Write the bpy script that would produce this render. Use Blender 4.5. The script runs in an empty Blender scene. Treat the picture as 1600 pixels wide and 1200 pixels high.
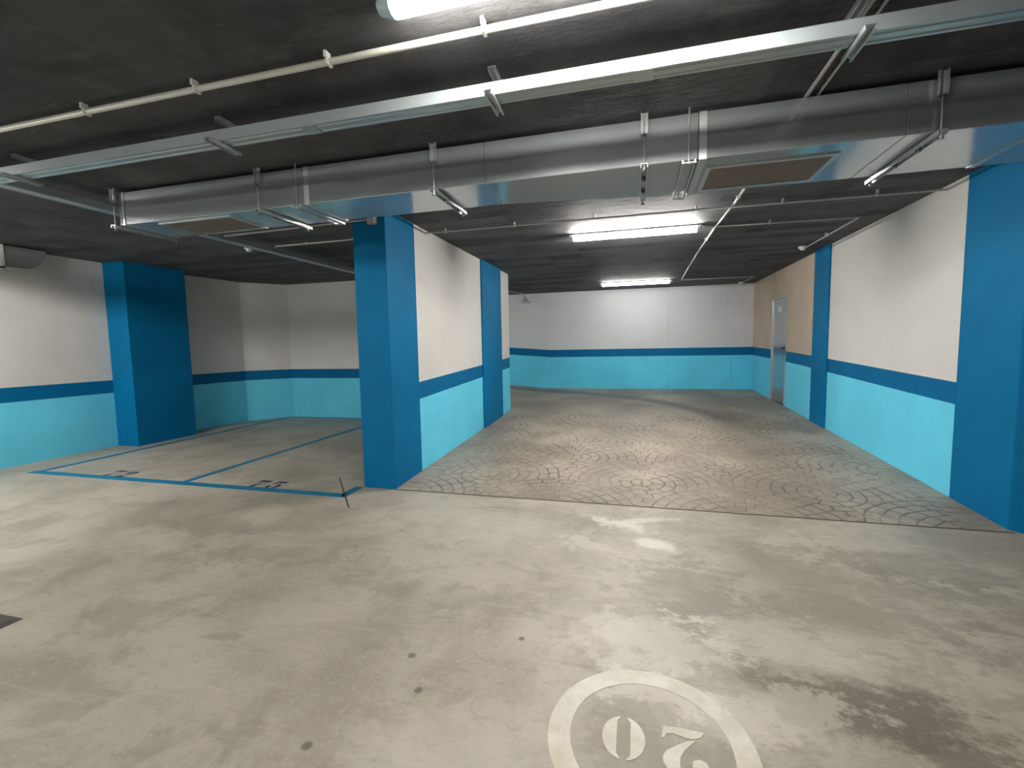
import bpy, bmesh, math, random
from mathutils import Vector, Matrix
PI = math.pi
S = bpy.context.scene
C = S.collection

# ---------------------------------------------------------------- camera, world, exposure
cam_d = bpy.data.cameras.new('camera'); cam = bpy.data.objects.new('camera', cam_d); C.objects.link(cam)
cam_d.sensor_fit = 'HORIZONTAL'; cam_d.sensor_width = 36.0; cam_d.lens = 719.444 * 36 / 1600
cam_d.clip_start = 0.02
R_ = Vector((0.96571735, 0.25892067, -0.01871069)); U_ = Vector((-0.00384514, 0.08633535, 0.99625871)); F_ = Vector((-0.25956737, 0.96203238, -0.08437113))
cam.matrix_world = Matrix(((R_.x, U_.x, -F_.x, 0), (R_.y, U_.y, -F_.y, 0), (R_.z, U_.z, -F_.z, 1.5), (0, 0, 0, 1)))
S.camera = cam
w = bpy.data.worlds.new('world'); S.world = w; w.use_nodes = True
w.node_tree.nodes['Background'].inputs[0].default_value = (0.5, 0.5, 0.5, 1); w.node_tree.nodes['Background'].inputs[1].default_value = 0.0
S.view_settings.view_transform = 'Standard'; S.view_settings.look = 'None'; S.view_settings.gamma = 1.0
S.view_settings.exposure = 2.4; S.view_settings.use_curve_mapping = False
LAMP = 17.0          # radiance of the tube lights

H = 2.9              # ceiling
Y0 = 4.273           # where the ramp begins
XL, XR = -2.452, 2.79
YF = 12.585

def ramp_z(x, y):
    if y <= Y0: return 0.0
    z = 0.040 * (y - Y0) if y < 9.6 else 0.213 + 0.024 * (y - 9.6)
    if x < -2.28 and y > 8.9: z += 0.075 * (-2.28 - x) * min(1, (y - 8.9) / 2.0)
    return z

# ---------------------------------------------------------------- node helpers
class NT:
    def __init__(s, name, rough=0.6, metal=0.0, spec=0.5):
        s.m = bpy.data.materials.new(name); s.m.use_nodes = True
        s.t = s.m.node_tree; s.b = s.t.nodes['Principled BSDF']
        s.b.inputs['Roughness'].default_value = rough; s.b.inputs['Metallic'].default_value = metal
        s.b.inputs['Specular IOR Level'].default_value = spec
        g = s.t.nodes.new('ShaderNodeNewGeometry'); s.pos = g.outputs['Position']
        s._xyz = None
    def set(s, sock, v):
        if isinstance(v, (int, float)):
            sock.default_value = v
        elif isinstance(v, tuple):
            sock.default_value = v if len(v) == len(sock.default_value) else (*v, 1)
        else: s.t.links.new(v, sock)
    def xyz(s):
        if not s._xyz:
            n = s.t.nodes.new('ShaderNodeSeparateXYZ'); s.t.links.new(s.pos, n.inputs[0]); s._xyz = n.outputs
        return s._xyz
    def M(s, op, a, b=0.0, c=0.0, clamp=False):
        n = s.t.nodes.new('ShaderNodeMath'); n.operation = op; n.use_clamp = clamp
        s.set(n.inputs[0], a); s.set(n.inputs[1], b); s.set(n.inputs[2], c); return n.outputs[0]
    def vec(s, scale=(1, 1, 1), rot=0.0, loc=(0, 0, 0)):
        n = s.t.nodes.new('ShaderNodeMapping'); s.t.links.new(s.pos, n.inputs[0])
        n.inputs['Scale'].default_value = scale; n.inputs['Rotation'].default_value = (0, 0, rot); n.inputs['Location'].default_value = loc
        return n.outputs[0]
    def noise(s, scale, detail=4, rough=0.55, vec=None, dist=0.0):
        n = s.t.nodes.new('ShaderNodeTexNoise'); s.t.links.new(vec or s.pos, n.inputs['Vector'])
        n.inputs['Scale'].default_value = scale; n.inputs['Detail'].default_value = detail
        n.inputs['Roughness'].default_value = rough; n.inputs['Distortion'].default_value = dist
        return n.outputs[0]
    def step(s, v, lo, hi):
        n = s.t.nodes.new('ShaderNodeMapRange'); n.interpolation_type = 'SMOOTHSTEP'
        s.set(n.inputs[0], v); n.inputs[1].default_value = lo; n.inputs[2].default_value = hi; return n.outputs[0]
    def mix(s, f, a, b, mode='MIX'):
        n = s.t.nodes.new('ShaderNodeMix'); n.data_type = 'RGBA'; n.blend_type = mode
        s.set(n.inputs[0], f); s.set(n.inputs[6], a); s.set(n.inputs[7], b); return n.outputs[2]
    def bump(s, h, strength=0.3, dist=0.01):
        n = s.t.nodes.new('ShaderNodeBump'); n.inputs['Strength'].default_value = strength; n.inputs['Distance'].default_value = dist
        s.t.links.new(h, n.inputs['Height']); s.t.links.new(n.outputs[0], s.b.inputs['Normal'])
    def col(s, c): s.set(s.b.inputs['Base Color'], c)
    def rgh(s, c): s.set(s.b.inputs['Roughness'], c)

def paint(name, col, var=0.05, rough=0.6, bumps=0.25, spec=0.4, dirt=0.0, seams=()):
    t = NT(name, rough, 0, spec)
    n1 = t.noise(1.3, 5, 0.6); n2 = t.noise(45, 3, 0.6)
    f = t.step(n1, 0.3, 0.75)
    dk = tuple(v * (1 - var * 1.6) for v in col); lt = tuple(min(1, v * (1 + var)) for v in col)
    c = t.mix(f, dk, lt)
    if dirt:
        c = t.mix(t.M('MULTIPLY', t.step(t.noise(14, 6, 0.75), 0.62, 0.75), dirt), c, (0.45, 0.47, 0.46))
    for sx in seams:      # board joints in the concrete showing through the paint
        dx = t.M('ABSOLUTE', t.M('ADD', t.M('SUBTRACT', t.xyz()[0], sx), t.M('MULTIPLY', t.M('SUBTRACT', t.noise(3, 3), 0.5), 0.03)))
        c = t.mix(t.M('MULTIPLY', t.step(dx, 0.012, 0.004), t.M('MULTIPLY', t.step(t.noise(4.0, 5, 0.7), 0.35, 0.65), 0.45)), c, tuple(v * 0.35 for v in col))
    t.col(c)
    t.bump(t.M('ADD', t.M('MULTIPLY', n2, 0.35), t.noise(7, 4, 0.5)), bumps, 0.012)
    return t.m

WHITE = paint('white_wall_paint', (0.72, 0.69, 0.66), 0.03)
WHITE_COOL = paint('cool_white_wall_paint', (0.66, 0.68, 0.70), 0.03, seams=(0.81, 2.20))
TAN = paint('bare_beige_plaster', (0.60, 0.475, 0.36), 0.08)
BLUE = paint('deep_blue_paint', (0.0005, 0.165, 0.36), 0.07, 0.6, 0.25, 0.12, 0.03)
BAND = paint('blue_band_paint', (0.0005, 0.145, 0.335), 0.05, 0.6, 0.25, 0.15)
CYAN = paint('turquoise_paint', (0.15, 0.71, 0.95), 0.05, 0.6, 0.25, 0.25)
CYAN_FAR = paint('turquoise_paint_over_joints', (0.13, 0.69, 0.97), 0.06, 0.6, 0.25, 0.2, seams=(-2.28, 0.81, 2.31))
LINE = paint('blue_line_paint', (0.010, 0.20, 0.36), 0.08, 0.5, 0.1)
DIGIT = paint('dark_blue_stencil_paint', (0.008, 0.035, 0.075), 0.05, 0.5, 0.1)

# ---- concrete floor with stains
def concrete():
    t = NT('worn_concrete', 0.45, 0, 0.4)
    X, Y, Z = t.xyz()
    big = t.noise(0.9, 6, 0.62, dist=0.4); mid = t.noise(4.2, 7, 0.68); fine = t.noise(38, 6, 0.75)
    streak = t.noise(2.2, 7, 0.7, t.vec((0.45, 2.2, 1), 0.35)); streak2 = t.noise(9, 5, 0.7, t.vec((0.25, 2.5, 1), 0.2))
    base = t.mix(t.step(big, 0.34, 0.62), (0.335, 0.300, 0.240), (0.485, 0.445, 0.365))
    base = t.mix(t.M('MULTIPLY', t.step(streak, 0.42, 0.30), 0.45), base, (0.24, 0.205, 0.155))
    base = t.mix(t.M('MULTIPLY', t.step(streak2, 0.56, 0.70), 0.35), base, (0.60, 0.56, 0.48))
    base = t.mix(t.M('MULTIPLY', t.step(mid, 0.47, 0.33), 0.42), base, (0.27, 0.24, 0.195))
    base = t.mix(t.M('MULTIPLY', t.step(fine, 0.50, 0.66), 0.28), base, (0.60, 0.56, 0.48))
    grit = t.noise(16, 8, 0.8, t.vec((0.8, 1.3, 1), 0.4))
    base = t.mix(t.M('MULTIPLY', t.step(grit, 0.46, 0.34), 0.40), base, (0.22, 0.19, 0.15))
    scr = t.noise(5, 8, 0.78, t.vec((0.35, 3.0, 1), -0.5), dist=0.3)
    base = t.mix(t.M('MULTIPLY', t.step(scr, 0.40, 0.30), 0.40), base, (0.20, 0.175, 0.14))
    cloud = t.noise(1.7, 8, 0.72, t.vec((1, 1, 1), 0, (7, 2, 0)), dist=0.6)
    base = t.mix(t.M('MULTIPLY', t.step(cloud, 0.50, 0.62), 0.42), base, (0.25, 0.22, 0.175))
    def spot(x, y, rx, ry, ang=0.0, wob=0.9, sc=None):
        ca, sa = math.cos(ang), math.sin(ang)
        dx = t.M('SUBTRACT', X, x); dy = t.M('SUBTRACT', Y, y)
        u = t.M('ADD', t.M('MULTIPLY', dx, ca / rx), t.M('MULTIPLY', dy, sa / rx))
        v = t.M('ADD', t.M('MULTIPLY', dx, -sa / ry), t.M('MULTIPLY', dy, ca / ry))
        d = t.M('SQRT', t.M('ADD', t.M('MULTIPLY', u, u), t.M('MULTIPLY', v, v)))
        nn = t.M('ADD', t.M('MULTIPLY', t.M('SUBTRACT', mid, 0.5), 3.6 * wob), t.M('MULTIPLY', t.M('SUBTRACT', grit, 0.5), 2.6 * wob))
        return t.step(t.M('ADD', d, nn), 1.25, 0.55)
    dark = (0.155, 0.128, 0.098); mdark = (0.26, 0.228, 0.185)
    for (x, y, rx, ry, a, k, c, wb) in (
        (0.90, 2.05, 0.42, 0.19, 0.05, 0.85, dark, 0.8), (0.62, 2.12, 0.2, 0.12, 0.0, 0.6, dark, 1.0), (1.15, 1.85, 0.20, 0.12, -0.3, 0.7, dark, 1.0), (0.42, 2.62, 0.30, 0.32, 0.4, 0.55, mdark, 0.9), (1.1, 3.1, 1.0, 0.5, 0, 0.35, mdark, 1.0),
        (0.30, 2.85, 0.34, 0.42, 0.3, 0.60, mdark, 0.8), (-0.42, 3.62, 0.42, 0.36, 0.2, 0.55, mdark, 0.9), (0.2, 2.45, 0.22, 0.22, 0, 0.5, mdark, 0.8),
        (0.00, 1.60, 0.30, 0.22, 0, 0.50, mdark, 0.8), (0.30, 1.62, 0.16, 0.16, 0, 0.50, mdark, 0.8),
        (1.75, 3.45, 0.85, 0.24, -0.1, 0.5, mdark, 1.1), (2.3, 3.0, 0.8, 0.25, -0.3, 0.5, mdark, 1.1), (2.3, 2.4, 0.9, 0.3, -0.1, 0.35, mdark, 1.1), (-3.5, 3.05, 0.75, 0.16, 0.1, 0.5, mdark, 0.9),
        (-2.6, 2.7, 0.6, 0.14, 0.15, 0.4, mdark, 1.0), (-0.95, 2.45, 0.5, 0.12, 0, 0.30, mdark, 1.0), (-2.1, 1.82, 0.14, 0.035, 0.2, 0.5, mdark, 0.5),
        (-4.6, 3.35, 0.5, 0.10, 0.15, 0.4, mdark, 1.0), (1.2, 2.75, 0.5, 0.25, 0, 0.35, mdark, 1.2)):
        base = t.mix(t.M('MULTIPLY', spot(x, y, rx, ry, a, wb), k), base, c)
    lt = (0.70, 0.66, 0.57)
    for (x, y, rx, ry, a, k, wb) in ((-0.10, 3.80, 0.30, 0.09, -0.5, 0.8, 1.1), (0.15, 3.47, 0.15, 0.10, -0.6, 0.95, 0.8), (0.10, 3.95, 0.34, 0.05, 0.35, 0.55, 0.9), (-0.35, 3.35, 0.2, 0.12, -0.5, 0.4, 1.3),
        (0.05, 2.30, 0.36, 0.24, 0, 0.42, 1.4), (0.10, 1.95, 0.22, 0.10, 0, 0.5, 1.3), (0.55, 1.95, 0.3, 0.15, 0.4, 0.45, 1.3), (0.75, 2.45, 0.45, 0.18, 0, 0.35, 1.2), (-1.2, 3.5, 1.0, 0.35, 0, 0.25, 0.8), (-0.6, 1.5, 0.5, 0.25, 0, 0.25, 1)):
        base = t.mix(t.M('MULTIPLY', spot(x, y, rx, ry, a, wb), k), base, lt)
    for (x, y, r) in ((-1.2, 1.36, 0.022), (-0.915, 1.72, 0.02), (-1.05, 1.92, 0.022), (-0.56, 2.17, 0.018)):
        base = t.mix(t.M('MULTIPLY', spot(x, y, r, r, 0, 0.12), 0.8), base, (0.13, 0.115, 0.09))
    t.col(base)
    t.rgh(t.M('ADD', 0.34, t.M('MULTIPLY', mid, 0.35)))
    t.bump(t.M('ADD', mid, t.M('MULTIPLY', fine, 0.5)), 0.12, 0.01)
    return t.m
CONCRETE = concrete()

# ---- stamped cobble ramp: segmental fans plus a soldier course along both walls
def cobble():
    t = NT('stamped_cobble', 0.42, 0, 0.45)
    X, Y, Z = t.xyz(); M = t.M
    wob = t.noise(6, 3, 0.6); wob2 = t.noise(7.3, 3, 0.6, t.vec((1, 1, 1), 0, (5, 3, 0)))
    x = M('ADD', X, M('MULTIPLY', M('SUBTRACT', wob, 0.5), 0.055)); y = M('ADD', Y, M('MULTIPLY', M('SUBTRACT', wob2, 0.5), 0.055))
    R = 0.84; W = 2 * R
    v = M('DIVIDE', M('SUBTRACT', y, 4.10), R); k = M('FLOOR', v)
    def centre(kk):
        off = M('MULTIPLY', M('MODULO', M('ADD', kk, 100), 2.0), R)
        i = M('ROUND', M('DIVIDE', M('SUBTRACT', M('SUBTRACT', x, XL), off), W))
        dx = M('SUBTRACT', M('SUBTRACT', M('SUBTRACT', x, XL), off), M('MULTIPLY', i, W))
        dy = M('MULTIPLY', M('SUBTRACT', v, kk), R)
        return dx, dy, M('SQRT', M('ADD', M('MULTIPLY', dx, dx), M('MULTIPLY', dy, dy)))
    dx0, dy0, d0 = centre(k); dx1, dy1, d1 = centre(M('ADD', k, 1))
    inn = M('LESS_THAN', d0, R)
    def sel(a, b): return M('ADD', M('MULTIPLY', a, inn), M('MULTIPLY', b, M('SUBTRACT', 1, inn)))
    dx, dy, d = sel(dx0, dx1), sel(dy0, dy1), sel(d0, d1)
    rw = R / 7.5; q = M('DIVIDE', d, rw); ri = M('FLOOR', q); rf = M('FRACT', q)
    ang = M('ARCTAN2', dx, dy)
    rm = M('ADD', ri, 0.5)
    nseg = M('ROUND', M('MULTIPLY', rm, 4.2))
    af = M('FRACT', M('ADD', M('MULTIPLY', M('DIVIDE', ang, 2 * PI), nseg), M('MULTIPLY', ri, 0.37)))
    ai = M('FLOOR', M('ADD', M('MULTIPLY', M('DIVIDE', ang, 2 * PI), nseg), M('MULTIPLY', ri, 0.37)))
    er = M('MULTIPLY', M('MINIMUM', rf, M('SUBTRACT', 1, rf)), rw)
    seglen = M('DIVIDE', M('MULTIPLY', d, 2 * PI), M('MAXIMUM', nseg, 1))
    ea = M('MULTIPLY', M('MINIMUM', af, M('SUBTRACT', 1, af)), seglen)
    e_fan = M('MINIMUM', er, ea)
    # border course
    bx = M('MINIMUM', M('SUBTRACT', X, XL), M('SUBTRACT', XR, X))
    inb = M('LESS_THAN', bx, 0.25)
    bf = M('FRACT', M('DIVIDE', Y, 0.125)); eb = M('MULTIPLY', M('MINIMUM', bf, M('SUBTRACT', 1, bf)), 0.125)
    eb = M('MINIMUM', eb, M('ABSOLUTE', M('SUBTRACT', bx, 0.25)))
    e = M('ADD', M('MULTIPLY', eb, inb), M('MULTIPLY', e_fan, M('SUBTRACT', 1, inb)))
    wear = t.step(t.noise(1.6, 5, 0.6), 0.42, 0.62)
    joint = M('MULTIPLY', t.step(e, 0.011, 0.003), M('ADD', 0.30, M('MULTIPLY', wear, 0.65)))
    cid = t.t.nodes.new('ShaderNodeTexWhiteNoise'); cid.noise_dimensions = '3D'
    cc = t.t.nodes.new('ShaderNodeCombineXYZ'); t.set(cc.inputs[0], ri); t.set(cc.inputs[1], ai); t.set(cc.inputs[2], k); t.t.links.new(cc.outputs[0], cid.inputs[0])
    big = t.noise(0.75, 5, 0.6); fine = t.noise(22, 6, 0.75); mid = t.noise(5, 6, 0.7)
    c = t.mix(t.step(big, 0.38, 0.62), (0.245, 0.205, 0.162), (0.40, 0.34, 0.272))
    c = t.mix(M('MULTIPLY', cid.outputs[0], 0.22), c, (0.50, 0.44, 0.36))
    c = t.mix(M('MULTIPLY', t.step(mid, 0.50, 0.36), 0.45), c, (0.19, 0.162, 0.128))
    c = t.mix(M('MULTIPLY', t.step(fine, 0.56, 0.72), 0.35), c, (0.56, 0.50, 0.42))
    # tyre-dirt in the two wheel tracks, then a soft dark arc along the bend
    tr = M('ADD', X, M('MULTIPLY', M('SUBTRACT', big, 0.5), 0.8))
    for cx, wd, kk in ((-0.25, 0.50, 0.34), (1.55, 0.55, 0.36)):
        c = t.mix(M('MULTIPLY', M('MULTIPLY', t.step(M('ABSOLUTE', M('SUBTRACT', tr, cx)), wd, 0.05), kk), M('ADD', 0.5, mid)), c, (0.155, 0.132, 0.105))
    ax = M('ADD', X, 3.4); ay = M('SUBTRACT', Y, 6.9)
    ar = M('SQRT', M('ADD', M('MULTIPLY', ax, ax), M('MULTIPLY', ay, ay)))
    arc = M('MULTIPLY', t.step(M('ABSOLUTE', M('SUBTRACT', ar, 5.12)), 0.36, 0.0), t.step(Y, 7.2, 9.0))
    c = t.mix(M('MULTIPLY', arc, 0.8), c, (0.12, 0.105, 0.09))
    c = t.mix(M('MULTIPLY', joint, 0.9), c, (0.06, 0.045, 0.033))
    t.col(c)
    t.rgh(M('ADD', 0.38, M('MULTIPLY', mid, 0.25)))
    t.bump(M('ADD', M('MULTIPLY', t.step(e, 0.0, 0.02), 1.0), M('MULTIPLY', fine, 0.4)), 0.55, 0.008)
    return t.m
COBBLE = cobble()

def ceiling_mat():
    t = NT('dark_painted_ceiling', 0.75, 0, 0.3)
    def brick(sx, sy, off, w, h):
        n = t.t.nodes.new('ShaderNodeTexBrick'); t.t.links.new(t.vec((1, 1, 1), 0, off), n.inputs[0])
        n.inputs['Color1'].default_value = (0, 0, 0, 1); n.inputs['Color2'].default_value = (1, 1, 1, 1); n.inputs['Mortar'].default_value = (0.5, 0.5, 0.5, 1)
        n.inputs['Scale'].default_value = 1; n.inputs['Mortar Size'].default_value = 0.004; n.inputs['Brick Width'].default_value = w; n.inputs['Row Height'].default_value = h
        return n.outputs[0]
    b1 = brick(1, 1, (0.3, 0.1, 0), 1.1, 0.22); b2 = brick(1, 1, (0.7, 0.45, 0), 0.7, 0.45)
    n = t.noise(1.8, 6, 0.65); f = t.noise(9, 6, 0.7, t.vec((0.4, 1.6, 1)))
    pn = t.t.nodes.new('ShaderNodeRGBToBW'); t.t.links.new(b1, pn.inputs[0]); p2 = t.t.nodes.new('ShaderNodeRGBToBW'); t.t.links.new(b2, p2.inputs[0])
    far = t.step(t.xyz()[1], 4.0, 5.0)
    v = t.M('ADD', t.M('MULTIPLY', pn.outputs[0], t.M('ADD', 0.25, t.M('MULTIPLY', far, 0.85))), t.M('ADD', t.M('MULTIPLY', p2.outputs[0], 0.30), t.M('MULTIPLY', t.step(n, 0.35, 0.65), 0.5)))
    c = t.mix(t.M('MULTIPLY', v, 0.8), (0.024, 0.024, 0.026), (0.110, 0.107, 0.110))
    c = t.mix(t.M('MULTIPLY', t.step(f, 0.64, 0.72), 0.45), c, (0.16, 0.155, 0.15))
    fl = t.noise(3.1, 7, 0.7, t.vec((0.7, 2.2, 1), 0.1, (3, 9, 0)))
    c = t.mix(t.M('MULTIPLY', t.M('SUBTRACT', 1, t.step(t.M('ABSOLUTE', t.M('SUBTRACT', fl, 0.55)), 0.002, 0.006)), 0.5), c, (0.015, 0.015, 0.016))
    c = t.mix(t.M('MULTIPLY', t.step(fl, 0.575, 0.60), 0.30), c, (0.12, 0.115, 0.11))
    t.col(c)
    t.bump(t.M('ADD', t.M('MULTIPLY', v, 1.0), t.M('MULTIPLY', f, 0.7)), 0.6, 0.012)
    return t.m
CEIL = ceiling_mat()

def metal(name, col, rough, var=0.12, bumps=0.05, scale=9, dull=0.0):
    t = NT(name, rough, 1.0)
    n = t.noise(scale, 5, 0.6); v = t.noise(2.0, 4, 0.6)
    t.col(t.mix(n, tuple(c * (1 - var) for c in col), col))
    t.rgh(t.M('ADD', rough - 0.05, t.M('MULTIPLY', v, 0.16)))
    if bumps: t.bump(t.noise(1.6, 2, 0.4), bumps, 0.05)
    if dull:      # oxidised zinc: a dull lobe beside the shiny one
        b2 = t.t.nodes.new('ShaderNodeBsdfPrincipled'); b2.inputs['Metallic'].default_value = 0.15; b2.inputs['Roughness'].default_value = 0.45
        t.set(b2.inputs['Base Color'], t.mix(v, tuple(c * 0.50 for c in col), tuple(c * 0.68 for c in col)))
        mx = t.t.nodes.new('ShaderNodeMixShader'); mx.inputs[0].default_value = dull
        t.t.links.new(t.b.outputs[0], mx.inputs[1]); t.t.links.new(b2.outputs[0], mx.inputs[2])
        t.t.links.new(mx.outputs[0], t.t.nodes['Material Output'].inputs[0])
    return t.m
GALV = metal('galvanised_sheet', (0.66, 0.71, 0.73), 0.11, 0.10, 0.08, dull=0.42)
STEEL = metal('galvanised_steel', (0.72, 0.74, 0.73), 0.30, 0.2, 0.02, 40, dull=0.4)
TRAY = metal('cable_tray_steel', (0.62, 0.69, 0.71), 0.30, 0.1, 0.0, dull=0.52)
DARKM = metal('dark_bolt_steel', (0.20, 0.20, 0.20), 0.4, 0.2, 0.0)
PVC = paint('cream_plastic_pipe', (0.62, 0.60, 0.52), 0.03, 0.35, 0.02, 0.5)
CONDUIT = paint('grey_white_conduit', (0.55, 0.54, 0.51), 0.03, 0.4, 0.02, 0.5)
PLASTIC = paint('white_plastic', (0.70, 0.70, 0.67), 0.02, 0.4, 0.0, 0.5)
BOXP = paint('grey_plastic', (0.42, 0.41, 0.38), 0.05, 0.5, 0.02, 0.5)
BLACK = paint('black_plastic', (0.012, 0.012, 0.013), 0.02, 0.35, 0.0, 0.5)
HATCH = paint('dark_iron_plate', (0.05, 0.042, 0.032), 0.1, 0.5, 0.3, 0.5)
CLEAR = paint('pale_blue_housing', (0.50, 0.62, 0.66), 0.03, 0.15, 0.0, 0.6)
JOINT = paint('dark_joint_filler', (0.10, 0.07, 0.05), 0.1, 0.8, 0.1)
DOORM = NT('brushed_door_steel', 0.22, 0.75); DOORM.col(DOORM.mix(DOORM.noise(3, 4), (0.42, 0.44, 0.45), (0.52, 0.53, 0.54))); DOORM.bump(DOORM.noise(1.5, 2), 0.06, 0.05); DOORM = DOORM.m
def grille_mat():
    t = NT('brown_egg_crate_grille', 0.6, 0.2)
    X, Y, Z = t.xyz()
    f = lambda v: t.M('LESS_THAN', t.M('FRACT', t.M('DIVIDE', v, 0.014)), 0.3)
    g = t.M('MAXIMUM', f(X), f(Y))
    t.col(t.mix(g, (0.085, 0.062, 0.05), (0.30, 0.23, 0.19))); t.bump(g, 0.8, 0.004)
    return t.m
GRILLE = grille_mat()
RINGP = NT('worn_cream_paint', 0.5, 0, 0.4)
_n = RINGP.noise(7, 6, 0.7); _f = RINGP.noise(40, 5, 0.75); _o = RINGP.noise(2.6, 3, 0.5)
_c = RINGP.mix(RINGP.step(_n, 0.35, 0.7), (0.60, 0.56, 0.46), (0.74, 0.71, 0.62)); _c = RINGP.mix(RINGP.M('MULTIPLY', RINGP.step(_o, 0.52, 0.66), 0.35), _c, (0.62, 0.49, 0.30))
RINGP.col(RINGP.mix(RINGP.M('MULTIPLY', RINGP.step(_f, 0.60, 0.72), 0.35), _c, (0.40, 0.36, 0.30))); RINGP = RINGP.m
def emit(name, col, st):
    m = bpy.data.materials.new(name); m.use_nodes = True; b = m.node_tree.nodes['Principled BSDF']
    b.inputs['Base Color'].default_value = (0.8, 0.8, 0.8, 1); b.inputs['Emission Color'].default_value = (*col, 1); b.inputs['Emission Strength'].default_value = st
    return m

# ---------------------------------------------------------------- mesh helpers
def bx(bm, x0, x1, y0, y1, z0, z1, mi=0):
    v = [bm.verts.new(p) for p in ((x0, y0, z0), (x1, y0, z0), (x1, y1, z0), (x0, y1, z0), (x0, y0, z1), (x1, y0, z1), (x1, y1, z1), (x0, y1, z1))]
    for f in ((3, 2, 1, 0), (4, 5, 6, 7), (0, 1, 5, 4), (1, 2, 6, 5), (2, 3, 7, 6), (3, 0, 4, 7)):
        bm.faces.new([v[i] for i in f]).material_index = mi
def cyl(bm, p, q, r, n=10, r2=None):
    p, q = Vector(p), Vector(q); d = (q - p); r2 = r if r2 is None else r2
    m = Matrix.Translation((p + q) / 2) @ d.to_track_quat('Z', 'Y').to_matrix().to_4x4()
    bmesh.ops.create_cone(bm, cap_ends=True, segments=n, radius1=r, radius2=r2, depth=d.length, matrix=m)
def prism(bm, pts, z0, z1, mi=0):
    a = [bm.verts.new((*p, z0)) for p in pts]; b = [bm.verts.new((*p, z1)) for p in pts]; n = len(pts)
    bm.faces.new(a[::-1]).material_index = mi; bm.faces.new(b).material_index = mi
    for i in range(n): bm.faces.new((a[i], a[(i + 1) % n], b[(i + 1) % n], b[i])).material_index = mi
def obj(name, bm, mats, parent=None, smooth=False, bevel=0.0):
    bmesh.ops.recalc_face_normals(bm, faces=bm.faces)
    me = bpy.data.meshes.new(name); bm.to_mesh(me); bm.free()
    for m in (mats if isinstance(mats, (list, tuple)) else [mats]): me.materials.append(m)
    o = bpy.data.objects.new(name, me); C.objects.link(o)
    if smooth:
        for p in me.polygons: p.use_smooth = len(p.vertices) <= 4
    if bevel:
        b = o.modifiers.new('bevel', 'BEVEL'); b.width = bevel; b.segments = 2; b.limit_method = 'ANGLE'
    if parent: o.parent = parent; o.matrix_parent_inverse = Matrix.Translation(-parent.location)
    return o
NB = bmesh.new
def thing(name, label, cat, loc=(0, 0, 0), group=None):
    o = bpy.data.objects.new(name, None); o.empty_display_size = 0.1; C.objects.link(o); o.location = loc
    o['label'] = label; o['category'] = cat
    if group: o['group'] = group
    return o
def tag(o, label, cat, group=None):
    o['label'] = label; o['category'] = cat
    if group: o['group'] = group
    return o
def struct(name, bm, mats, parent=None, **k):
    o = obj(name, bm, mats, parent, **k)
    if not parent: o['kind'] = 'structure'
    return o
def box(name, mat, x0, x1, y0, y1, z0, z1, parent=None, bevel=0.0):
    bm = NB(); bx(bm, x0, x1, y0, y1, z0, z1); return obj(name, bm, mat, parent, bevel=bevel)

# ---------------------------------------------------------------- setting
bm = NB(); bx(bm, -8.5, 8.5, -6.0, Y0, -0.15, 0); bx(bm, -8.5, XL - 0.1, Y0, 8.9, -0.15, 0); struct('floor', bm, CONCRETE)
# ramp: corridor plus the turn to the left
bm = NB()
xs = [-8.4 + i * 0.24 for i in range(25)] + [-2.65]; xs = [x for x in xs if x < -2.7] + [-2.65, -2.28] + [-1.8 + 0.51 * i for i in range(9)] + [XR + 0.1]
ys = [Y0, 4.6, 5.2, 6, 7, 8, 8.7, 8.9, 9.3, 9.6, 10, 10.5, 10.9, 11.5, 12.0, 12.7]
g = {}
for i, x in enumerate(xs):
    for j, y in enumerate(ys): g[i, j] = bm.verts.new((x, y, ramp_z(x, y)))
for i in range(len(xs) - 1):
    for j in range(len(ys) - 1):
        if xs[i + 1] <= -2.6 and ys[j] < 8.69: continue
        bm.faces.new((g[i, j], g[i + 1, j], g[i + 1, j + 1], g[i, j + 1]))
bmesh.ops.delete(bm, geom=[v for v in bm.verts if not v.link_faces], context='VERTS')
r = bmesh.ops.extrude_face_region(bm, geom=bm.faces[:]); 
for v in [e for e in r['geom'] if isinstance(e, bmesh.types.BMVert)]: v.co.z -= 0.15
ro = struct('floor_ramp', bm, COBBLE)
bm = NB(); bx(bm, -8.5, 8.5, -6.0, 12.9, H, H + 0.2); struct('ceiling', bm, CEIL)
bm = NB(); prism(bm, [(XL, Y0 - 0.012), (XR, Y0 - 0.012), (XR, Y0 + 0.008), (XL, Y0 + 0.008)], 0, 0.0025); struct('trim_1', bm, JOINT)

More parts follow.
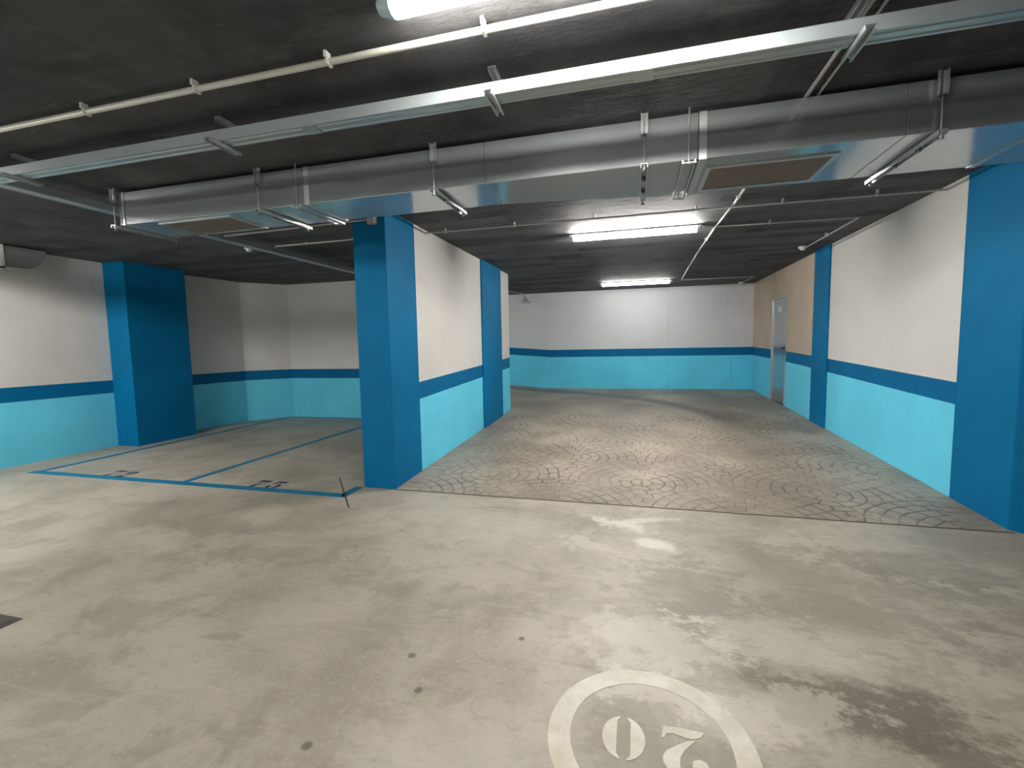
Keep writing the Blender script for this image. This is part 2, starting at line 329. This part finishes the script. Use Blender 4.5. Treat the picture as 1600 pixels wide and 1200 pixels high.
def band_wall(name, pts, back, base, mats, zf=None, sub=0.5, top=H):
    """painted wall; pts run along the visible face, back = offset vector of its hidden side"""
    zf = zf or (lambda x, y: 0.0)
    P = []
    for (a, b) in zip(pts[:-1], pts[1:]):
        n = max(1, int(math.hypot(b[0] - a[0], b[1] - a[1]) / sub))
        for i in range(n): P.append((a[0] + (b[0] - a[0]) * i / n, a[1] + (b[1] - a[1]) * i / n))
    P.append(pts[-1])
    bm = NB(); rows = []
    for (x, y) in P:
        z = zf(x, y)
        lo = min(-0.1, z - 0.1)
        rows.append([bm.verts.new((x, y, h)) for h in (lo, z + 0.86, z + 1.06, top)] + [bm.verts.new((x + back[0], y + back[1], h)) for h in (lo, top)])
    for a, b in zip(rows[:-1], rows[1:]):
        for k in range(3): bm.faces.new((a[k], b[k], b[k + 1], a[k + 1])).material_index = k
        bm.faces.new((a[4], a[5], b[5], b[4])).material_index = 2
        bm.faces.new((a[3], b[3], b[5], a[5])).material_index = 2
        bm.faces.new((a[0], a[4], b[4], b[0])).material_index = 0
    for e in (rows[0], rows[-1]):
        # end faces banded: split at the front heights
        z1, z2 = e[1].co.z, e[2].co.z
        m1 = bm.verts.new((e[4].co.x, e[4].co.y, z1)); m2 = bm.verts.new((e[4].co.x, e[4].co.y, z2))
        bm.faces.new((e[0], e[1], m1, e[4])).material_index = 0
        bm.faces.new((e[1], e[2], m2, m1)).material_index = 1
        bm.faces.new((e[2], e[3], e[5], m2)).material_index = 2
    return struct(name, bm, mats)
MW = [CYAN, BAND, WHITE]
MC = [CYAN_FAR, BAND, WHITE_COOL]
band_wall('wall_left', [(-8.07, -6.0), (-8.07, 6.44), (-7.95, 7.9), (-7.36, 8.575)], (-0.3, 0.15), 0, MW)
band_wall('wall_bay_back', [(-7.38, 8.575), (-2.70, 8.575)], (0, 0.3), 0, MW)
band_wall('wall_corridor_left', [(XL - 0.01, 4.90), (XL - 0.01, 8.98)], (-0.25, 0), 0, MW, ramp_z)
band_wall('wall_turn_near', [(-8.3, 8.985), (XL - 0.261, 8.985)], (0, -0.1), 0, MW, ramp_z)
band_wall('wall_turn_left', [(-8.2, 8.9), (-8.2, 12.7)], (-0.2, 0), 0, MW, ramp_z)
band_wall('wall_back', [(-8.3, YF), (-2.28, YF), (XR + 0.05, YF)], (0, 0.25), 0, MC, ramp_z)
band_wall('wall_right', [(XR, 5.031), (XR, 8.52)], (0.3, 0), 0, MW, ramp_z)
# right wall, bare beige above the band, with the door opening
MT = [CYAN, BAND, TAN]
band_wall('wall_right_far', [(XR, 8.50), (XR, 9.96)], (0.3, 0), 0, MT, ramp_z)
band_wall('wall_right_end', [(XR, 10.93), (XR, 12.7)], (0.3, 0), 0, MT, ramp_z)
bm = NB(); bx(bm, XR, XR + 0.3, 9.96, 10.93, 2.35, H); struct('wall_right_lintel', bm, TAN)
band_wall('wall_hall_right', [(8.2, -6.0), (8.2, 4.7)], (0.3, 0), 0, MW)
band_wall('wall_hall_front', [(3.4, 4.7), (8.4, 4.7)], (0, 0.3), 0, MW)
band_wall('wall_behind', [(-8.4, -5.8), (8.4, -5.8)], (0, -0.2), 0, MW)
# cable-chased plaster seams on the back wall (thin recess marks)
# door
dz = 0.245
d = bpy.data.objects.new('door_1', None); C.objects.link(d); d['kind'] = 'structure'
d.location = (XR, 10.445, dz)
bm = NB()
bx(bm, XR - 0.012, XR + 0.09, 9.945, 9.985, dz - 0.03, 2.37); bx(bm, XR - 0.012, XR + 0.09, 10.905, 10.945, dz - 0.03, 2.37); bx(bm, XR - 0.012, XR + 0.09, 9.985, 10.905, 2.33, 2.37)
obj('door_frame', bm, STEEL, d)
lf = box('door_leaf', DOORM, XR + 0.008, XR + 0.055, 9.987, 10.903, dz, 2.328, d, 0.003)
bm = NB(); bx(bm, XR - 0.003, XR + 0.009, 10.03, 10.075, 1.20, 1.40); cyl(bm, (XR + 0.005, 10.052, 1.34), (XR - 0.05, 10.052, 1.34), 0.011); cyl(bm, (XR - 0.047, 10.045, 1.34), (XR - 0.047, 10.18, 1.34), 0.011)
obj('door_handle', bm, BLACK, lf)
box('door_plate', PLASTIC, XR + 0.004, XR + 0.0085, 10.35, 10.55, 2.07, 2.17, lf)
bm = NB(); bx(bm, XR - 0.01, XR + 0.06, 9.97, 10.92, dz - 0.06, dz - 0.004); obj('door_threshold', bm, DARKM, d)

# ---------------------------------------------------------------- pillars
def pillar(name, pts, label, group=None, zb=-0.05):
    bm = NB(); prism(bm, pts, zb, H + 0.02)
    return tag(obj(name, bm, BLUE, bevel=0.008), label, 'pillar', group)
pillar('pillar', [(-2.825, Y0), (XL, Y0), (XL, 4.921), (-2.825, 4.921)], 'blue square pillar at the left corner of the cobbled ramp')
pillar('pillar', [(-8.10, 5.43), (-7.64, 5.43), (-7.64, 6.44), (-8.10, 6.44)], 'deep blue pillar against the left wall, beside the parking bays')
pillar('pillar', [(2.787, 5.03), (2.787, 4.33), (2.91, 4.20), (3.6, 4.20), (3.6, 5.03)], 'wide blue pillar at the right edge, with an angled front corner')
pillar('pilaster', [(XL - 0.0095, 7.25), (XL + 0.02, 7.25), (XL + 0.02, 8.35), (XL - 0.0095, 8.35)], 'blue wall pilaster on the left side of the ramp passage')
pillar('pilaster', [(XR - 0.0005, 7.93), (XR - 0.03, 7.93), (XR - 0.03, 8.52), (XR - 0.0005, 8.52)], 'slim blue wall pilaster on the right side of the ramp, near the door')

# ---------------------------------------------------------------- floor markings
LT = 0.0018
def ln(bm, x0, x1, y0, y1): bx(bm, x0, x1, y0, y1, 0, LT)
bm = NB()
prism(bm, [(-7.46, 3.925), (-2.86, 3.925), (-2.86, 4.035), (-7.46, 4.035)], 0, LT)
prism(bm, [(-7.41, 4.03), (-7.31, 4.03), (-7.36, 8.555), (-7.46, 8.555)], 0, LT)
prism(bm, [(-5.06, 4.03), (-4.965, 4.03), (-4.985, 8.55), (-5.08, 8.55)], 0, LT)
prism(bm, [(-2.93, 4.03), (-2.86, 3.93), (-2.83, 3.93), (-2.83, Y0 - 0.002), (-2.93, Y0 - 0.002)], 0, LT)
prism(bm, [(-7.36, 8.49), (-2.72, 8.49), (-2.72, 8.565), (-7.36, 8.565)], 0, LT)
tag(obj('parking_bay_lines', bm, LINE), 'blue painted outline of two parking bays on the concrete floor', 'floor marking')

def arc(cx, cy, rx, ry, a0, a1, n=14):
    return [(cx + rx * math.cos(math.radians(a0 + (a1 - a0) * i / n)), cy + ry * math.sin(math.radians(a0 + (a1 - a0) * i / n))) for i in range(n + 1)]
DIG = {
 '0': [arc(0.5, 0.5, 0.5, 0.5, 97, 263) + [(0.42, 0.03), (0.34, 0.13), (0.34, 0.87), (0.42, 0.97)],
       arc(0.5, 0.5, 0.5, 0.5, -83, 83) + [(0.58, 0.97), (0.66, 0.87), (0.66, 0.13), (0.58, 0.03)]],
 '2': [arc(0.50, 0.70, 0.46, 0.30, 85, -40, 12) + [(0.62, 0.36), (0.40, 0.24), (0.22, 0.20), (0.36, 0.33), (0.50, 0.46), (0.60, 0.62), (0.62, 0.78), (0.58, 0.92), (0.50, 0.97)],
       [(0.42, 0.99), (0.22, 0.96), (0.08, 0.86), (0.03, 0.72), (0.08, 0.61), (0.22, 0.58), (0.34, 0.63), (0.37, 0.73), (0.31, 0.82), (0.27, 0.88), (0.34, 0.94), (0.42, 0.965)],
       [(0.02, 0.0), (0.55, -0.02), (0.90, 0.0), (0.96, 0.26), (0.91, 0.26), (0.84, 0.16), (0.70, 0.13), (0.50, 0.17), (0.30, 0.19), (0.12, 0.12)]],
 '5': [[(0.12, 1.0), (0.92, 1.0), (0.84, 0.80), (0.30, 0.80), (0.22, 0.92), (0.22, 0.60), (0.12, 0.60)],
       arc(0.50, 0.32, 0.46, 0.32, 85, -85, 12) + [(0.60, 0.06), (0.66, 0.2), (0.66, 0.44), (0.60, 0.58)],
       [(0.42, 0.01), (0.20, 0.03), (0.04, 0.14), (0.04, 0.28), (0.16, 0.35), (0.32, 0.30), (0.34, 0.18), (0.28, 0.10), (0.42, 0.05)]],
 '7': [[(0.06, 1.0), (0.96, 1.0), (0.96, 0.92), (0.86, 0.80), (0.30, 0.80), (0.12, 0.66), (0.06, 0.66)],
       [(0.82, 0.74), (0.88, 0.74), (0.56, 0.36), (0.54, 0.0), (0.18, 0.0), (0.24, 0.28)]]}
def digit(parent, ch, cx, cy, w, h, mat, rot180=False):
    bm = NB(); s = -1 if rot180 else 1
    for poly in DIG[ch]:
        pts = [(cx + s * (px - 0.5) * w, cy + s * (py - 0.5) * h) for px, py in poly]
        prism(bm, pts, 0, LT)
    bmesh.ops.triangulate(bm, faces=[f for f in bm.faces if len(f.verts) > 4])
    return obj('digit', bm, mat, parent)
t = thing('floor_number', 'cream painted ring with the stencilled number 20, upside down, on the concrete', 'floor marking', (0.055, 1.69, 0))
bm = NB(); n = 96; rv = []
for i in range(n):
    a = 2 * PI * i / n; c_, s_ = math.cos(a), math.sin(a)
    rv.append([bm.verts.new((0.055 + r * c_, 1.688 + r * s_, z)) for r, z in ((0.382, 0), (0.382, LT), (0.297, LT), (0.297, 0))])
for i in range(n):
    a, b = rv[i], rv[(i + 1) % n]
    for k in range(4): bm.faces.new((a[k], b[k], b[(k + 1) % 4], a[(k + 1) % 4]))
obj('ring', bm, RINGP, t)
digit(t, '0', -0.040, 1.684, 0.160, 0.200, RINGP, True)
digit(t, '2', 0.178, 1.668, 0.170, 0.215, RINGP, True)
t = thing('bay_number', 'dark stencilled number 72 painted in the left parking bay', 'floor marking', (-6.16, 4.14, 0))
digit(t, '7', -6.27, 4.145, 0.155, 0.23, DIGIT); digit(t, '2', -6.05, 4.145, 0.155, 0.23, DIGIT)
t = thing('bay_number', 'dark stencilled number 75 painted in the parking bay beside the blue pillar', 'floor marking', (-3.97, 4.14, 0))
digit(t, '7', -4.075, 4.15, 0.155, 0.23, DIGIT); digit(t, '5', -3.85, 4.145, 0.16, 0.235, DIGIT)
bm = NB(); prism(bm, [(-3.325, 4.53), (-2.618, 3.68), (-2.610, 3.687), (-3.317, 4.537)], 0, 0.003)
tag(obj('floor_joint', bm, BLACK), 'thin dark straight line crossing the corner of the painted bay outline', 'floor joint')
t = thing('floor_hatch', 'dark iron cover set in the concrete at the left edge of the frame', 'hatch', (-3.66, 1.38, 0))
box('frame', HATCH, -3.96, -3.364, 1.085, 1.683, 0, 0.004, t); box('lid', HATCH, -3.93, -3.394, 1.115, 1.653, 0.004, 0.007, t)

# ---------------------------------------------------------------- ventilation duct
DY0, DY1, DZ0, DZ1 = 3.09, 3.73, 2.60, 2.872
def dyb(x): return 3.575 if x <= -1.0 else (3.78 if x >= 0.36 else 3.575 + (x + 1.0) / 1.36 * 0.205)     # the duct widens to the right
duct = thing('ventilation_duct', 'large rectangular galvanised ventilation duct running across the whole ceiling', 'duct', (0, 3.4, DZ0))
cuts = [-4.33, -2.42, -1.0, 0.36, 1.42, 2.1, 4.2, 6.4]
for a, b in zip(cuts[:-1], cuts[1:]):
    bm = NB(); prism(bm, [(a + 0.001, DY0), (b - 0.001, DY0), (b - 0.001, dyb(b)), (a + 0.001, dyb(a))], DZ0, DZ1)
    obj('duct_section', bm, GALV, duct, bevel=0.004)
for x in (-4.28, -2.42, 0.385, 2.1, 4.2):
    bm = NB(); DY1 = dyb(x); w2 = 0.022 if x > -4 else 0.012
    bx(bm, x - w2, x + w2, DY0 - 0.006, DY0, DZ0 - 0.006, DZ1); bx(bm, x - w2, x + w2, DY0, DY1 + 0.006, DZ0 - 0.006, DZ0); bx(bm, x - w2, x + w2, DY1, DY1 + 0.006, DZ0, DZ1)
    obj('joint_flange', bm, STEEL, duct)
for (x0, x1, y0, y1) in ((0.425, 1.165, 3.235, 3.71), (-3.97, -3.21, 3.14, 3.555)):
    bm = NB(); f_ = 0.03; za, zb_ = DZ0 - 0.010, DZ0
    bx(bm, x0, x1, y0, y0 + f_, za, zb_); bx(bm, x0, x1, y1 - f_, y1, za, zb_); bx(bm, x0, x0 + f_, y0 + f_, y1 - f_, za, zb_); bx(bm, x1 - f_, x1, y0 + f_, y1 - f_, za, zb_)
    fr = obj('grille_frame', bm, STEEL, duct)
    box('grille', GRILLE, x0 + f_, x1 - f_, y0 + f_, y1 - f_, DZ0 - 0.005, DZ0, fr)

def hanger(x, label, loc_end=0.06):
    DY1 = dyb(x)
    t = thing('duct_hanger', label, 'hanger', (x, 3.4, DZ0 - 0.035), 'galvanised duct hangers')
    for y in (DY0 - 0.032, DY1 + 0.032):
        bm = NB(); s = -1 if y < 3.4 else 1
        zt, zb_ = H, 2.775
        bx(bm, x - 0.021, x + 0.021, y - 0.003 + 0.011, y + 0.003 + 0.011, zb_, zt); bx(bm, x - 0.021, x - 0.018, y - 0.012, y + 0.011, zb_, zt); bx(bm, x + 0.018, x + 0.021, y - 0.012, y + 0.011, zb_, zt)
        obj('channel', bm, STEEL, t)
        bm = NB(); cyl(bm, (x, y, DZ0 - 0.045), (x, y, 2.89), 0.005, 8); obj('threaded_rod', bm, STEEL, t)
        for za in (2.762, DZ0 - 0.052):
            bm = NB(); cyl(bm, (x, y, za), (x, y, za + 0.012), 0.013, 6); obj('nut', bm, DARKM, t)
    bm = NB(); z1 = DZ0 - 0.008; ya, yb = DY0 - 0.055, DY1 + 0.075
    bx(bm, x - 0.021, x + 0.021, ya, yb, z1 - 0.003, z1); bx(bm, x - 0.021, x - 0.018, ya, yb, z1 - 0.024, z1 - 0.003); bx(bm, x + 0.018, x + 0.021, ya, yb, z1 - 0.024, z1 - 0.003)
    obj('crossbar', bm, STEEL, t)
    for y in (DY0 + 0.17, DY0 + 0.42):
        bm = NB(); cyl(bm, (x, y, z1 - 0.034), (x, y, z1 - 0.003), 0.013, 8); obj('bolt', bm, DARKM, t)
for x, l in ((-4.345, 'galvanised duct hanger at the left end of the duct'), (-2.84, 'galvanised duct hanger just right of the small grille at the left'), (-1.36, 'galvanised duct hanger right of the blue corner pillar'),
             (0.045, 'galvanised duct hanger left of the large brown grille'), (1.56, 'galvanised duct hanger at the right, beyond the large brown grille')):
    hanger(x, l)
for x, l in ((-2.50, 'thin rod with paired rails under the duct, left of the blue corner pillar'), (0.305, 'thin rod with paired rails under the duct beside the large brown grille')):
    DY1 = dyb(x)
    t = thing('duct_strap', l, 'hanger', (x, 3.4, DZ0), 'rod straps under the duct')
    for y in (DY0 - 0.018, DY1 + 0.018):
        bm = NB(); cyl(bm, (x, y, DZ0 - 0.03), (x, y, H), 0.0045, 8); obj('rod', bm, STEEL, t)
    for dx in (-0.035, 0.035):
        bm = NB(); bx(bm, x + dx - 0.004, x + dx + 0.004, DY0 - 0.03, DY1 + 0.05, DZ0 - 0.022, DZ0 - 0.007); obj('rail', bm, STEEL, t)
    for ya in (DY0 - 0.03, DY1 + 0.005): box('clamp', STEEL, x - 0.042, x + 0.042, ya, ya + 0.025, DZ0 - 0.026, DZ0 - 0.022, t)

# ---------------------------------------------------------------- cable trays
def tray(label, a, b, along, z0=2.75, w_=0.100, h_=0.058):
    """a,b: start/end of the run; along 'x' or 'y' ; c centre of the other axis"""
    c, s0, s1 = a, b[0], b[1]
    t = thing('cable_tray', label, 'cable tray', (((s0 + s1) / 2, c, z0) if along == 'x' else (c, (s0 + s1) / 2, z0)))
    bm = NB(); h2 = w_ / 2
    prof = [(-h2, 0), (-h2, h_), (-h2 + 0.010, h_), (-h2 + 0.010, h_ - 0.002), (-h2 + 0.002, h_ - 0.002), (-h2 + 0.002, 0.007),
            (h2 - 0.002, 0.007), (h2 - 0.002, h_ - 0.002), (h2 - 0.010, h_ - 0.002), (h2 - 0.010, h_), (h2, h_), (h2, 0),
            (h2 - 0.014, 0), (h2 - 0.018, 0.005), (h2 - 0.030, 0.005), (h2 - 0.034, 0), (-h2 + 0.034, 0), (-h2 + 0.030, 0.005), (-h2 + 0.018, 0.005), (-h2 + 0.014, 0)]
    def P(s, p): return (s, c + p[0], z0 + p[1]) if along == 'x' else (c + p[0], s, z0 + p[1])
    va = [bm.verts.new(P(s0, p)) for p in prof]; vb = [bm.verts.new(P(s1, p)) for p in prof]; n = len(prof)
    for i in range(n): bm.faces.new((va[i], va[(i + 1) % n], vb[(i + 1) % n], vb[i]))
    bm.faces.new(va[::-1]); bm.faces.new(vb)
    obj('channel', bm, TRAY, t)
    lid = NB()
    if along == 'x': bx(lid, s0, s1, c - h2 - 0.002, c + h2 + 0.002, z0 + h_, z0 + h_ + 0.002)
    else: bx(lid, c - h2 - 0.002, c + h2 + 0.002, s0, s1, z0 + h_, z0 + h_ + 0.002)
    obj('lid', lid, TRAY, t)
    return t
t1 = tray('long straight galvanised cable tray crossing the ceiling in front of the duct', 2.365, (-8.0, 8.0), 'x')
for x in (-4.8, -1.8, 0.03 - 0.0, 3.0):
    bm = NB(); bx(bm, x - 0.045, x + 0.045, 2.3135, 2.3145, 2.752, 2.806); bx(bm, x - 0.045, x + 0.045, 2.314, 2.416, 2.7480, 2.7492)
    obj('splice_plate', bm, TRAY, t1)
t2 = tray('galvanised cable tray running towards the left parking bays, past the duct end', -4.56, (2.4175, 8.5), 'y', 2.75, 0.115, 0.055)
def support(x, label, z0, y=2.37):
    t = thing('tray_support', label, 'bracket', (x, y, z0), 'cable tray supports')
    def strut(z, y0, y1, flip=1):
        bm = NB()
        bx(bm, x - 0.021, x + 0.021, y0, y1, z - 0.0015, z + 0.0015)
        for a, b in ((-0.021, -0.0185), (0.0185, 0.021)): bx(bm, x + a, x + b, y0, y1, min(z, z - 0.021 * flip), max(z, z - 0.021 * flip))
        for a, b in ((-0.0185, -0.012), (0.012, 0.0185)): bx(bm, x + a, x + b, y0, y1, z - 0.021 * flip - 0.001, z - 0.021 * flip + 0.001)
        return bm
    obj('ceiling_strut', strut(H - 0.003, y - 0.035, y + 0.19), STEEL, t)
    obj('lower_strut', strut(z0 - 0.0025, y - 0.115, y + 0.115), STEEL, t)
    bm = NB(); cyl(bm, (x, y + 0.075, z0 - 0.03), (x, y + 0.075, H - 0.003), 0.004, 8); obj('rod', bm, STEEL, t)
for x, l in ((-2.43, 'short strut support under the long cable tray, second from the left'), (-0.705, 'short strut support under the middle of the long cable tray'),
             (0.90, 'short strut support of the long cable tray, beside the paired conduits'), (-4.22, 'short strut support of the long cable tray near the tray crossing')):
    support(x, l, 2.75)

# ---------------------------------------------------------------- pipes and conduits
def pipe(name, label, pts, r, mat, clips=(), clipmat=None, cat='conduit', group=None, n=12, jog=None):
    t = thing(name, label, cat, pts[0], group)
    bm = NB()
    for a, b in zip(pts[:-1], pts[1:]): cyl(bm, a, b, r, n)
    for p in pts[1:-1]: bmesh.ops.create_uvsphere(bm, u_segments=n, v_segments=8, radius=r * 1.02, matrix=Matrix.Translation(p))
    obj('tube', bm, mat, t, smooth=True)
    for (x, y, z, ax) in clips:
        bm = NB(); w2 = 0.007
        if ax == 'x':
            bx(bm, x - w2, x + w2, y - r - 0.004, y + r + 0.004, z - r - 0.003, z + r + 0.002)
            bx(bm, x - w2, x + w2, y - r - 0.016, y - r - 0.0035, z + r - 0.006, H - 0.0006)
            bx(bm, x - w2, x + w2, y - r - 0.004, y + r * 0.4, z + r + 0.002, H - 0.0006)
        else:
            bx(bm, x - r - 0.004, x + r + 0.004, y - w2, y + w2, z - r - 0.003, H - 0.0006)
            bx(bm, x - r - 0.014, x - r - 0.004, y - w2, y + w2, z + r - 0.005, H - 0.0006)
        obj('clip', bm, clipmat or mat, t)
    return t
rp = 0.0155; zp = 2.862
pipe('ceiling_pipe', 'long cream plastic pipe clipped to the ceiling nearest the camera', [(-8.0, 2.02, zp), (8.0, 2.02, zp)], rp, PVC,
     [(x, 2.02, zp, 'x') for x in (-3.81, -3.01, -2.22, -1.42, -0.64, 0.15, 0.95, 1.75)], PLASTIC, 'pipe', n=16)
zc = 2.884; zx = 2.862
pipe('conduit', 'thicker of the paired conduits running lengthwise along the ceiling over the duct', [(0.935, 0.5, zc), (0.935, 3.2, zc), (0.955, 5.2, zc), (0.925, 6.3, zc), (0.925, 8.0, zc), (0.975, 11.02, zc)], 0.011, CONDUIT,
     [(0.935, y, zc, 'y') for y in (2.64, 1.6)] + [(0.954, 5.0, zc, 'y'), (0.925, 6.9, zc, 'y')], group='paired conduits')
pipe('conduit', 'thinner of the paired conduits, on the right, crossing above the cable tray', [(0.995, 0.5, zc + 0.004), (0.995, 3.9, zc + 0.004)], 0.0075, CONDUIT,
     [(0.995, y, zc + 0.004, 'y') for y in (2.67, 1.65)], group='paired conduits')
pipe('conduit', 'thin conduit crossing the passage ceiling from wall to wall behind the duct', [(XL + 0.002, 5.23, zx), (0.6, 5.25, zx), (XR - 0.002, 5.31, zx)], 0.010, CONDUIT,
     [(x, 5.245, zx, 'x') for x in (-2.2, -1.35, -0.45, 0.6, 1.4, 2.2)])
pipe('conduit', 'bent conduit feeding the detector near the right pilaster', [(0.93, 6.08, zx), (2.43, 6.18, zx), (2.43, 7.95, zx)], 0.008, CONDUIT, [(1.5, 6.115, zx, 'x'), (2.43, 7.1, zx, 'y')])
pipe('conduit', 'bent conduit feeding the detector at the far end of the passage', [(0.975, 10.95, zx), (2.43, 11.05, zx), (2.43, 12.2, zx)], 0.008, CONDUIT)
pipe('conduit', 'short conduit on the far left of the passage ceiling, above the small lamp', [(-3.6, 10.4, zc), (-2.93, 12.44, zc), (-2.93, 12.44, 2.82)], 0.011, CONDUIT)
pipe('conduit', 'short conduit in the bay ceiling, behind the duct, passing left of the pillar', [(-4.70, 5.31, zc), (-2.85, 5.30, zc)], 0.010, CONDUIT, [(-4.2, 5.31, zc, 'x'), (-3.5, 5.305, zc, 'x')])
pipe('conduit', 'conduit along the back edge of the duct ending in the grey box on the pillar', [(-4.40, 4.22, 2.762), (-2.616, 4.22, 2.785)], 0.011, CONDUIT, ())
t = thing('junction_box', 'small grey junction box on the front of the blue corner pillar', 'box', (-2.57, 4.235, 2.79))
box('housing', BOXP, -2.615, -2.525, 4.200, Y0 - 0.001, 2.742, 2.822, t, 0.005); box('lid', BOXP, -2.609, -2.531, 4.194, 4.1995, 2.748, 2.816, t, 0.002)

def detector(x, y, r, label):
    t = thing('smoke_detector', label, 'detector', (x, y, H))
    bm = NB(); cyl(bm, (x, y, H - 0.018), (x, y, H), r, 24); obj('base', bm, PLASTIC, t)
    bm = NB(); cyl(bm, (x, y, H - 0.052), (x, y, H - 0.018), r * 0.45, 24, r * 0.85); obj('head', bm, PLASTIC, t)
detector(-5.15, 5.32, 0.055, 'round white smoke detector on the ceiling above the parking bays')
detector(2.43, 8.02, 0.06, 'round white smoke detector above the right pilaster')
detector(2.43, 12.25, 0.06, 'round white smoke detector at the far right end of the passage ceiling')
t = thing('wall_lamp', 'small grey bell-shaped fitting hanging at the top left of the far wall', 'lamp', (-2.93, 12.44, 2.8))
bm = NB(); cyl(bm, (-2.93, 12.44, 2.775), (-2.93, 12.44, 2.82), 0.025, 16); obj('neck', bm, BOXP, t)
bm = NB(); cyl(bm, (-2.93, 12.44, 2.68), (-2.93, 12.44, 2.775), 0.085, 20, 0.04); obj('body', bm, BOXP, t)
bm = NB(); cyl(bm, (-2.90, 12.44, 2.655), (-2.90, 12.44, 2.68), 0.13, 24, 0.11); obj('shade', bm, PLASTIC, t)

# ---------------------------------------------------------------- duct on the left wall
t = thing('wall_duct', 'galvanised duct with a rounded end, high on the left wall', 'duct', (-7.9, 3.4, 2.6))
prof = [(2.2, 2.615), (4.30, 2.615), (4.40, 2.645), (4.48, 2.71), (4.53, 2.80), (4.545, 2.885), (2.2, 2.885)]
bm = NB(); a = [bm.verts.new((-8.068, *p)) for p in prof]; b = [bm.verts.new((-7.76, *p)) for p in prof]; n = len(prof)
bm.faces.new(a); bm.faces.new(b[::-1])
for i in range(n): bm.faces.new((a[i], b[i], b[(i + 1) % n], a[(i + 1) % n]))
obj('body', bm, GALV, t)
bm = NB(); bx(bm, -7.76, -7.735, 4.045, 4.085, 2.59, 2.89); bx(bm, -8.06, -7.735, 4.045, 4.085, 2.585, 2.6149); obj('flange', bm, PLASTIC, t)

# ---------------------------------------------------------------- tube lights
def batten(x, y, label, power=1.0, L=1.60, group='batten ceiling lights', lowz=2.822):
    glow = emit('lit_tube', (1.0, 0.965, 0.91), LAMP * power)
    t = thing('batten_light', label, 'ceiling light', (x, y, H), group)
    h2 = L / 2; zt = lowz + 0.055
    bm = NB(); bx(bm, x - h2 + 0.01, x + h2 - 0.01, y - 0.052, y + 0.052, zt, zt + 0.014); obj('tray', bm, PLASTIC, t, bevel=0.004)
    for s in (-0.55, 0.55): box('mount', STEEL, x + s - 0.03, x + s + 0.03, y - 0.02, y + 0.02, zt + 0.014, H, t)
    pr = [(-0.030, zt), (-0.042, zt - 0.015), (-0.043, zt - 0.035), (-0.034, zt - 0.052), (-0.014, zt - 0.062), (0.014, zt - 0.062), (0.034, zt - 0.052), (0.043, zt - 0.035), (0.042, zt - 0.015), (0.030, zt)]
    def ext(x0, x1, k=1.0, name='diffuser', mat=glow):
        bm = NB(); a = [bm.verts.new((x0, y + p[0] * (k if x0 < x else 1), zt + (p[1] - zt) * (k if x0 < x else 1))) for p in pr]
        b = [bm.verts.new((x1, y + p[0] * (k if x0 >= x else 1), zt + (p[1] - zt) * (k if x0 >= x else 1))) for p in pr]; n = len(pr)
        bm.faces.new(a); bm.faces.new(b[::-1])
        for i in range(n): bm.faces.new((a[i], b[i], b[(i + 1) % n], a[(i + 1) % n]))
        obj(name, bm, mat, t)
    ext(x - h2 + 0.06, x + h2 - 0.06)
    ext(x - h2, x - h2 + 0.0595, 0.72, 'end_cap', CLEAR); ext(x + h2 - 0.0595, x + h2, 0.72, 'end_cap', CLEAR)
    for k in range(5):
        cx = x - h2 + 0.15 + (L - 0.3) * k / 4
        box('clip', STEEL, cx - 0.01, cx + 0.01, y - 0.046, y - 0.0425, zt - 0.012, zt + 0.01, t)
    return t
batten(-0.20, 1.775, 'lit batten light at the top edge of the picture, nearest the camera', 1.35)
batten(-0.04, 6.07, 'larger-looking lit batten light on the passage ceiling, behind the duct', 2.65)
batten(-0.02, 11.03, 'lit batten light at the far end of the passage ceiling, by the back wall', 0.6)
batten(-6.30, 1.775, 'lit batten light on the hall ceiling, left of the picture', 2.9)
batten(-0.19, -3.2, 'added fill batten light, unseen, on the hall ceiling behind the camera', 0.7)  # unseen fill light, added to even out the contrast
batten(-5.80, -3.2, 'added fill batten light, unseen, behind the camera on the left', 2.2)  # added out of view to brighten the parking bays beneath the duct
batten(-5.8, 11.0, 'added fill batten light, unseen, over the turn of the ramp behind the left passage wall', 0.9)  # extra lamp added round the bend, out of sight, to raise the brightness
